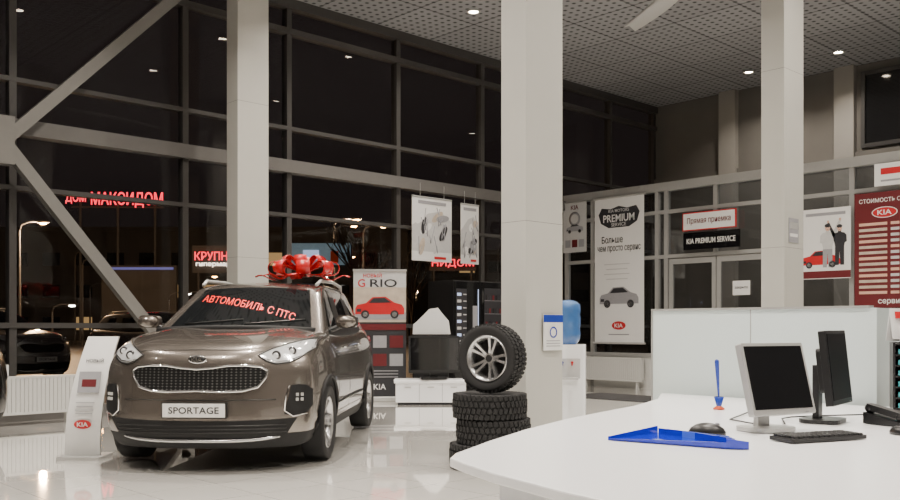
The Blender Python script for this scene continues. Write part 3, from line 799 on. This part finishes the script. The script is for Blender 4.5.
b = B(); b.box((0, 0, 0), (.006, .26, .30), M_pgrey); b.box((.004, 0, .06), (.003, .2, .08), M_silver); b.box((.004, 0, -.06), (.003, .2, .04), M_paper)
b.build('notice', (7.01+.155, -7.70, 2.42))
b = B(); b.box((0, 0, 0), (.006, .28, .34), M_paper); b.box((.004, 0, .13), (.003, .28, .07), M_blue)
b.lathe([(.04, 0), (.055, .003), (.04, .003)], M_blue, Ry(90) @ T(0, 0, .003), n=20)
for k in range(3): b.box((.004, 0, -.08-.025*k), (.002, .2, .008), M_pgrey)
b.build('notice', (6.65+.175, -11.92, 1.17))

# ------------------------------------------------------------------ water cooler
b = B()
b.rbox((0, 0, .52), (.36, .34, 1.04), .03, M_white, ax='z'); b.box((0, -.172, .80), (.26, .01, .20), M_lgrey)
for x, mt in ((-.05, M_blue), (.05, M_red)): b.cyl((x, -.172, .86), (x, -.21, .86), .014, mt, n=10); b.cyl((x, -.20, .86), (x, -.20, .83), .008, mt, n=8)
b.box((0, -.20, .70), (.22, .06, .02), M_lgrey)
b.lathe([(.0, 1.04), (.09, 1.04), (.125, 1.10), (.13, 1.16), (.122, 1.20), (.13, 1.24), (.13, 1.32), (.122, 1.35), (.13, 1.39), (.125, 1.45), (.08, 1.49), (0, 1.50)], M_bottle, n=28)
b.build('water_cooler', (*pl(1.22, 9.3), 0), A0D-10)

b = B(); b.rbox((0, 0, .006), (2.0, 1.1, .012), .04, M_pdark, ax='z'); b.build('floor_mat', (3.2, PY-2.2, 0))

# ------------------------------------------------------------------ reception desk
D = B()
out = [(.05, 3.10), (.00, 3.24), (.02, 3.36), (.16, 3.72), (.35, 4.15), (.60, 4.62), (.86, 5.02), (1.10, 5.38), (1.36, 5.90), (1.50, 6.40), (2.52, 5.32), (3.3, 5.3), (4.3, 5.0), (4.3, 1.7), (1.1, 1.7), (.62, 2.15), (.32, 2.58), (.14, 2.90)]
D.prism(out, .715, .75, M_white)
ins = [(.26, 3.02), (.18, 3.25), (.28, 3.60), (.50, 4.05), (.74, 4.52), (1.00, 4.94), (1.24, 5.28), (1.44, 5.75), (1.56, 6.20), (2.45, 5.28), (4.2, 4.9), (4.2, 1.85), (1.2, 1.85), (.74, 2.28), (.44, 2.68)]
D.prism(ins, .0, .715, M_deskpanel)
D.build('reception_desk', (CX, CY, 0), A0D, bevel=.006)
b = B(); L = 1.52
b.bx(0, L, 0, .05, 0, 1.335, M_screenpanel); b.bx(-.01, L+.01, -.01, .06, 1.335, 1.35, M_lightframe); b.bx(-.012, 0, -.005, .055, 0, 1.335, M_lightframe); b.bx(L*.5-.003, L*.5+.003, -.002, .052, 0, 1.335, M_lightframe)
b.bx(L, L+.05, 0, 1.1, 0, 1.335, M_screenpanel)
b.build('counter_screen', (*pl(1.47, 6.52), 0), 0)

Z = .7525
b = B()
tri = [(-.22, .05), (.02, .28), (.10, .22), (.26, -.06), (.28, -.22), (.20, -.20)]
b.prism(tri, 0, .006, M_blueac)
def strip(p0, p1, h0, h1, th=.006, mt=None):
    d = Vector((p1[0]-p0[0], p1[1]-p0[1], 0)); n = Vector((-d.y, d.x, 0)).normalized()*th
    V = [(p0[0], p0[1], 0), (p1[0], p1[1], 0), (p1[0], p1[1], h1), (p0[0], p0[1], h0)]
    V += [(v[0]+n.x, v[1]+n.y, v[2]) for v in V]
    b.add(V, [(0, 1, 2, 3), (4, 5, 6, 7), (0, 1, 5, 4), (1, 2, 6, 5), (2, 3, 7, 6), (3, 0, 4, 7)], mt or M_blueac)
strip((-.22, .05), (.20, -.20), .008, .025); strip((.02, .28), (-.22, .05), .035, .015); strip((.20, -.20), (.28, -.22), .04, .03)
M_blueedge = mat('blue_acrylic_edge', (.12, .25, .85), .15, coat=.5, noise=.05)
for k in range(3): strip((.02+.03*k, .24-.03*k), (.24, -.08-.04*k), .03, .035, .004, M_blueedge if k == 1 else None)
b.build('leaflet_tray', (*pl(.87, 3.66), Z), A0D-3)

b = B()
b.lathe([(0, 0), (.032, 0), (.032, .006), (.012, .02), (.010, .05), (.016, .06), (0, .062)], M_orange, n=20)
b.cyl((0, 0, .045), (-.012, 0, .27), .004, M_blue, r1=.013, n=12); b.sph((-.012, 0, .272), .013, M_blue, n=10)
b.lathe([(.014, .018), (.028, .07), (.022, .072)], M_blue, n=20)
b.build('desk_pen', (*pl(1.53, 5.12), Z), A0D)

def mouse(X, Y, a, name='computer_mouse', s_=1):
    b = B(); b.sph((0, 0, .004), (.032*s_, .058*s_, .034*s_), M_black, n=18); b.sph((0, -.03*s_, .032*s_), (.004, .012, .008), M_pgrey, n=8)
    for v in b.V:
        if v.z < 0: v.z = 0
    b.build(name, (*pl(X, Y), Z), A0D+a)
mouse(1.12, 3.92, 70, s_=1.4); mouse(1.96, 3.92, 10)

def keyboard(X, Y, a):
    b = B(); b.rbox((0, 0, .010), (.40, .14, .016), .012, M_black, ax='z')
    for r in range(5):
        n = 15 if r else 14
        for k in range(n): b.box((-.185+.370*(k+.5)/n, -.050+.025*r, .022), (.37/n*.84, .020, .009), M_black)
    b.build('keyboard', (*pl(X, Y), Z), A0D+a, bevel=.0015)
keyboard(1.53, 3.74, 22)

def monitor(X, Y, a, w, h, fr, zc, tilt, thick=.05, stand=None, bez=.014):
    stand = stand or fr
    b = B(); M = T(0, 0, zc) @ Rx(tilt*-1)
    b.rbox((0, 0, 0), (w, thick, h), .008, fr, M=M, ax='y'); b.box((0, -thick/2-.001, .005), (w-2*bez, .004, h-2*bez-.012), M_screen, M)
    b.rbox((0, thick/2+.015, -.01), (w*.6, .05, h*.6), .02, M_black, M=M, ax='y')
    b.box((w*.35, -thick/2-.002, -h/2+.008), (.02, .003, .004), M_pgrey, M)
    b.box((0, .085, zc*.5+.01), (.07, .03, zc), stand); b.box((0, .05, zc), (.07, .06, .06), M_black)
    b.rbox((0, .06, .009), (.24, .19, .018), .06, stand, ax='z')
    b.build('computer_monitor', (*pl(X, Y), Z), A0D+a, bevel=.002)
monitor(1.455, 4.02, 26, .372, .325, M_silver, .235, 15, thick=.035)
monitor(1.885, 4.40, 53, .37, .36, M_black, .270, 6, thick=.035)

b = B(); b.tube([(*pl(1.60, 4.30), Z+.006), (*pl(1.66, 4.5), Z+.01), (*pl(1.75, 4.62), Z+.006), (*pl(1.9, 4.68), Z+.006), (*pl(2.2, 4.75), Z+.006)], .004, M_black, n=6)
b.tube([(*pl(1.45, 4.30), Z+.006), (*pl(1.40, 4.5), Z+.006), (*pl(1.6, 4.85), Z+.006), (*pl(1.9, 4.95), Z+.006)], .004, M_black, n=6); b.build('cable')
b = B(); b.prism([(-.1, 0), (.1, 0), (.1, .055), (-.1, .02)], -.09, .09, M_black, Rz(90) @ Rx(90))
b.rbox((-.055, .0, .065), (.045, .20, .03), .012, M_black, ax='z', R=Rx(10)); 
for e in (-1, 1): b.sph((-.055, .085*e, .058+.015*e), (.028, .028, .024), M_black, n=12)
for r in range(4):
    for c in range(3): b.box((.01+.025*c, -.05+.025*r, .036+.005*r), (.016, .016, .006), M_pgrey, R=Rx(10))
b.box((.035, .065, .053), (.08, .03, .006), M_teal, R=Rx(10))
b.build('desk_phone', (*pl(2.13, 4.32), Z), A0D+25)
b = B()
for x in (-.12, .12): b.box((x, 0, .19), (.012, .24, .38), M_black)
b.box((0, .12, .19), (.25, .01, .38), M_black)
for k in range(7):
    b.box((0, 0, .01+.06*k), (.24, .24, .008), M_black)
    if k < 6:
        b.box((0, .0, .022+.06*k), (.20, .21, .012), M_pgrey if k % 2 else M_pdark)
        for j in range(4): b.box((-.08+.053*j, -.121, .030+.06*k), (.038, .006, .026), M_teal)
b.build('document_rack', (*pl(2.64, 5.10), Z), A0D-22)
b = B(); b.box((0, 0, .09), (.16, .006, .18), M_paper, R=Rx(-12)); b.box((0, .04, .08), (.16, .006, .18), M_paper, R=Rx(14)); b.box((0, -.004, .14), (.12, .003, .04), M_red, R=Rx(-12)); b.box((0, -.004, .07), (.12, .003, .06), M_skin, R=Rx(-12))
b.build('desk_calendar', (*pl(2.60, 5.14), Z+.396), A0D)

# ------------------------------------------------------------------ outside
b = B(); b.bx(-160, -.12, -120, 120, -.3, -.05, M_asphalt); b.build('ground')
def ext(X, Y): return pl(X, Y)
M_winlit = mat('lit_window', (.3, .25, .1), .5, emis=(1, .6, .25), es=.45)
def bldg(X, Y, w, d, h, name='building', a=0, wins=True):
    b = B(); b.bx(-w/2, w/2, 0, d, 0, h, M_bldg); b.bx(-w/2-.2, w/2+.2, -.2, d, h, h+.4, M_bldg)
    random.seed(int(w*7+h))
    if wins:
        for k in range(int(w/3)):
            for l in range(int(h/3)):
                b.bx(-w/2+1+3*k, -w/2+2.6+3*k, -.05, -.01, 1+3*l, 2.2+3*l, M_winlit if random.random() < .18 else M_blackgl)
    b.build(name, (*ext(X, Y), -.05), A0D+a)
bldg(-26, 84, 44, 14, 10.2); bldg(6, 95, 36, 12, 9); bldg(-62, 80, 24, 10, 8)
b = B(); b.text('МАКСИДОМ', M_neon, T(.7, 0, 0) @ Rx(90), w=5.0, h=1.1, ext=.05); b.text('ДОМ', M_neon, T(-2.85, 0, .1) @ Rx(90), w=1.4, h=.8, ext=.05)  # small second word copies the sign's reflection between panes, as lit letters
for x in (-2.6, 0, 2.6): b.cyl((x, .2, -10.0), (x, .2, .4), .09, M_bldg, n=8)
b.box((0, .2, -.5), (6.4, .1, .1), M_bldg)
b.build('neon_sign', (*ext(-23.5, 63.5), 10.2), A0D+3)
b = B(); b.text('КРУПНЫЙ', M_neon, Rx(90), w=3.4, h=.75, ext=.05); b.text('гипермаркет', M_neonw, T(0, 0, -.7) @ Rx(90), w=3.2, h=.32, ext=.05); b.box((0, .2, -.3), (3.8, .1, 1.9), M_bldg)
for x in (-1.5, 1.5): b.cyl((x, .3, -5.9), (x, .3, .5), .09, M_bldg, n=8)
b.build('neon_sign', (*ext(-15.9, 62), 6.2), A0D)
b = B(); b.text('НИДОМ', M_neon, Rx(90), w=2.9, h=.6, ext=.05); b.box((0, .2, 0), (3.3, .1, 1.0), M_bldg)
for x in (-1.3, 1.3): b.cyl((x, .3, -5.6), (x, .3, .4), .09, M_bldg, n=8)
b.build('neon_sign', (*ext(.2, 62), 5.6), A0D)
b = B(); b.bx(-2.4, 2.4, 0, .1, 0, .16, M_blueglow); b.bx(-2.6, 2.6, .1, .4, -5.2, .3, M_bldg); b.build('led_strip', (*ext(-21.6, 62.4), 5.2), A0D)
b = B(); b.bx(-1.5, 1.5, 0, .2, 0, 1.1, M_bill); b.box((-.5, -.03, .5), (.8, .04, .5), M_vend); b.box((.7, -.03, .4), (.4, .04, .6), M_orange); b.bx(-1.6, 1.6, .2, .3, -.1, 1.2, M_bldg); b.bx(-.1, .1, .1, .3, -4.5, 0, M_bldg); b.build('billboard', (*ext(-6.6, 46), 4.4), A0D)
def lamp(X, Y, h, mt, lit=0):
    b = B(); b.cyl((0, 0, 0), (0, 0, h), .09, M_bldg, r1=.05, n=10); b.tube([(0, 0, h), (.1, 0, h+.3), (.5, 0, h+.45), (1.0, 0, h+.45)], .04, M_bldg); b.rbox((1.2, 0, h+.45), (.6, .22, .1), .04, M_bldg, ax='z'); b.sph((1.2, 0, h+.38), (.2, .10, .08), mt, n=10)
    o = b.build('street_or_car_lamp', (*ext(X, Y), -.05), A0D)  # white lamps stand in for car headlights and other distant lights
    if lit:
        ld = bpy.data.lights.new('lamp', 'POINT'); ld.energy = lit; ld.color = (1, .62, .32); ld.shadow_soft_size = .15
        lo = bpy.data.objects.new('lamp', ld); COL.objects.link(lo); lo.parent = o; lo.location = (1.2, 0, h+.2)
lamp(-6.2, 48, 6.6, M_lampo, 4500); lamp(-5.2, 54, 6.9, M_lampo); lamp(-22, 46, 6.2, M_lampo, 6500); lamp(-24.5, 60, 5.4, M_lampo); lamp(-9, 72, 6.5, M_lampo); lamp(-3.2, 68, 6.6, M_lampo); lamp(3.5, 66, 6.9, M_lampo)
lamp(-16.5, 56, 3.0, M_lampw); lamp(-17.8, 57, 3.0, M_lampw); lamp(-24.3, 55, 2.2, M_lampw); lamp(9.5, 58, 5.4, M_lampw); lamp(8, 50, 4.2, M_lampw); lamp(-21.5, 34, 8.5, M_lampo, 3500)  # last lamp is unseen, added to light the asphalt and parked cars
lamp(-27.5, 66, 6.4, M_lampo); lamp(-13.0, 64, 4.0, M_lampo); lamp(-1.5, 74, 8.2, M_lampo); lamp(-7.6, 60, 7.6, M_lampo); lamp(-19.5, 70, 4.8, M_lampo); lamp(-30, 75, 4.4, M_lampw); lamp(-12, 78, 5.2, M_lampw)
def tree(X, Y, h, sd):
    random.seed(sd); b = B()
    def br(p, d, L, r, lv):
        q = p + d*L; b.cyl(p, q, r, M_bark, r1=r*.65, n=6, caps=False)
        if lv == 0: return
        for k in range(3):
            nd = (d + Vector((random.uniform(-.6, .6), random.uniform(-.6, .6), random.uniform(-.1, .4)))).normalized()
            br(q if k < 2 else p+d*L*.6, nd, L*random.uniform(.6, .8), r*.6, lv-1)
    br(Vector((0, 0, 0)), Vector((0, 0, 1)), h*.3, .12, 5)
    b.build('bare_tree', (*ext(X, Y), -.05), 0)
tree(-2.6, 27, 5, 3); tree(-1.4, 34, 5, 9)
for (X, Y, a) in ((-6.5, 25, 60), (-16, 30, 80), (-20, 33, 80), (-9, 34, 75)):
    dup(CAR3, (*ext(X, Y), -.05), A0D+a, 'parked_car')

# ------------------------------------------------------------------ world, night
w = bpy.data.worlds.new('night_sky'); SC.world = w; w.use_nodes = True
bg = w.node_tree.nodes['Background']; bg.inputs['Color'].default_value = (.05, .036, .034, 1); bg.inputs['Strength'].default_value = .28

# ------------------------------------------------------------------ camera
cd = bpy.data.cameras.new('camera'); cam = bpy.data.objects.new('camera', cd); COL.objects.link(cam)
cd.lens = 36; cd.sensor_width = 36; cd.shift_y = 77/900; cd.clip_end = 500
cam.location = (CX, CY, 1.22); cam.rotation_euler = (radians(90), 0, A0)
SC.camera = cam
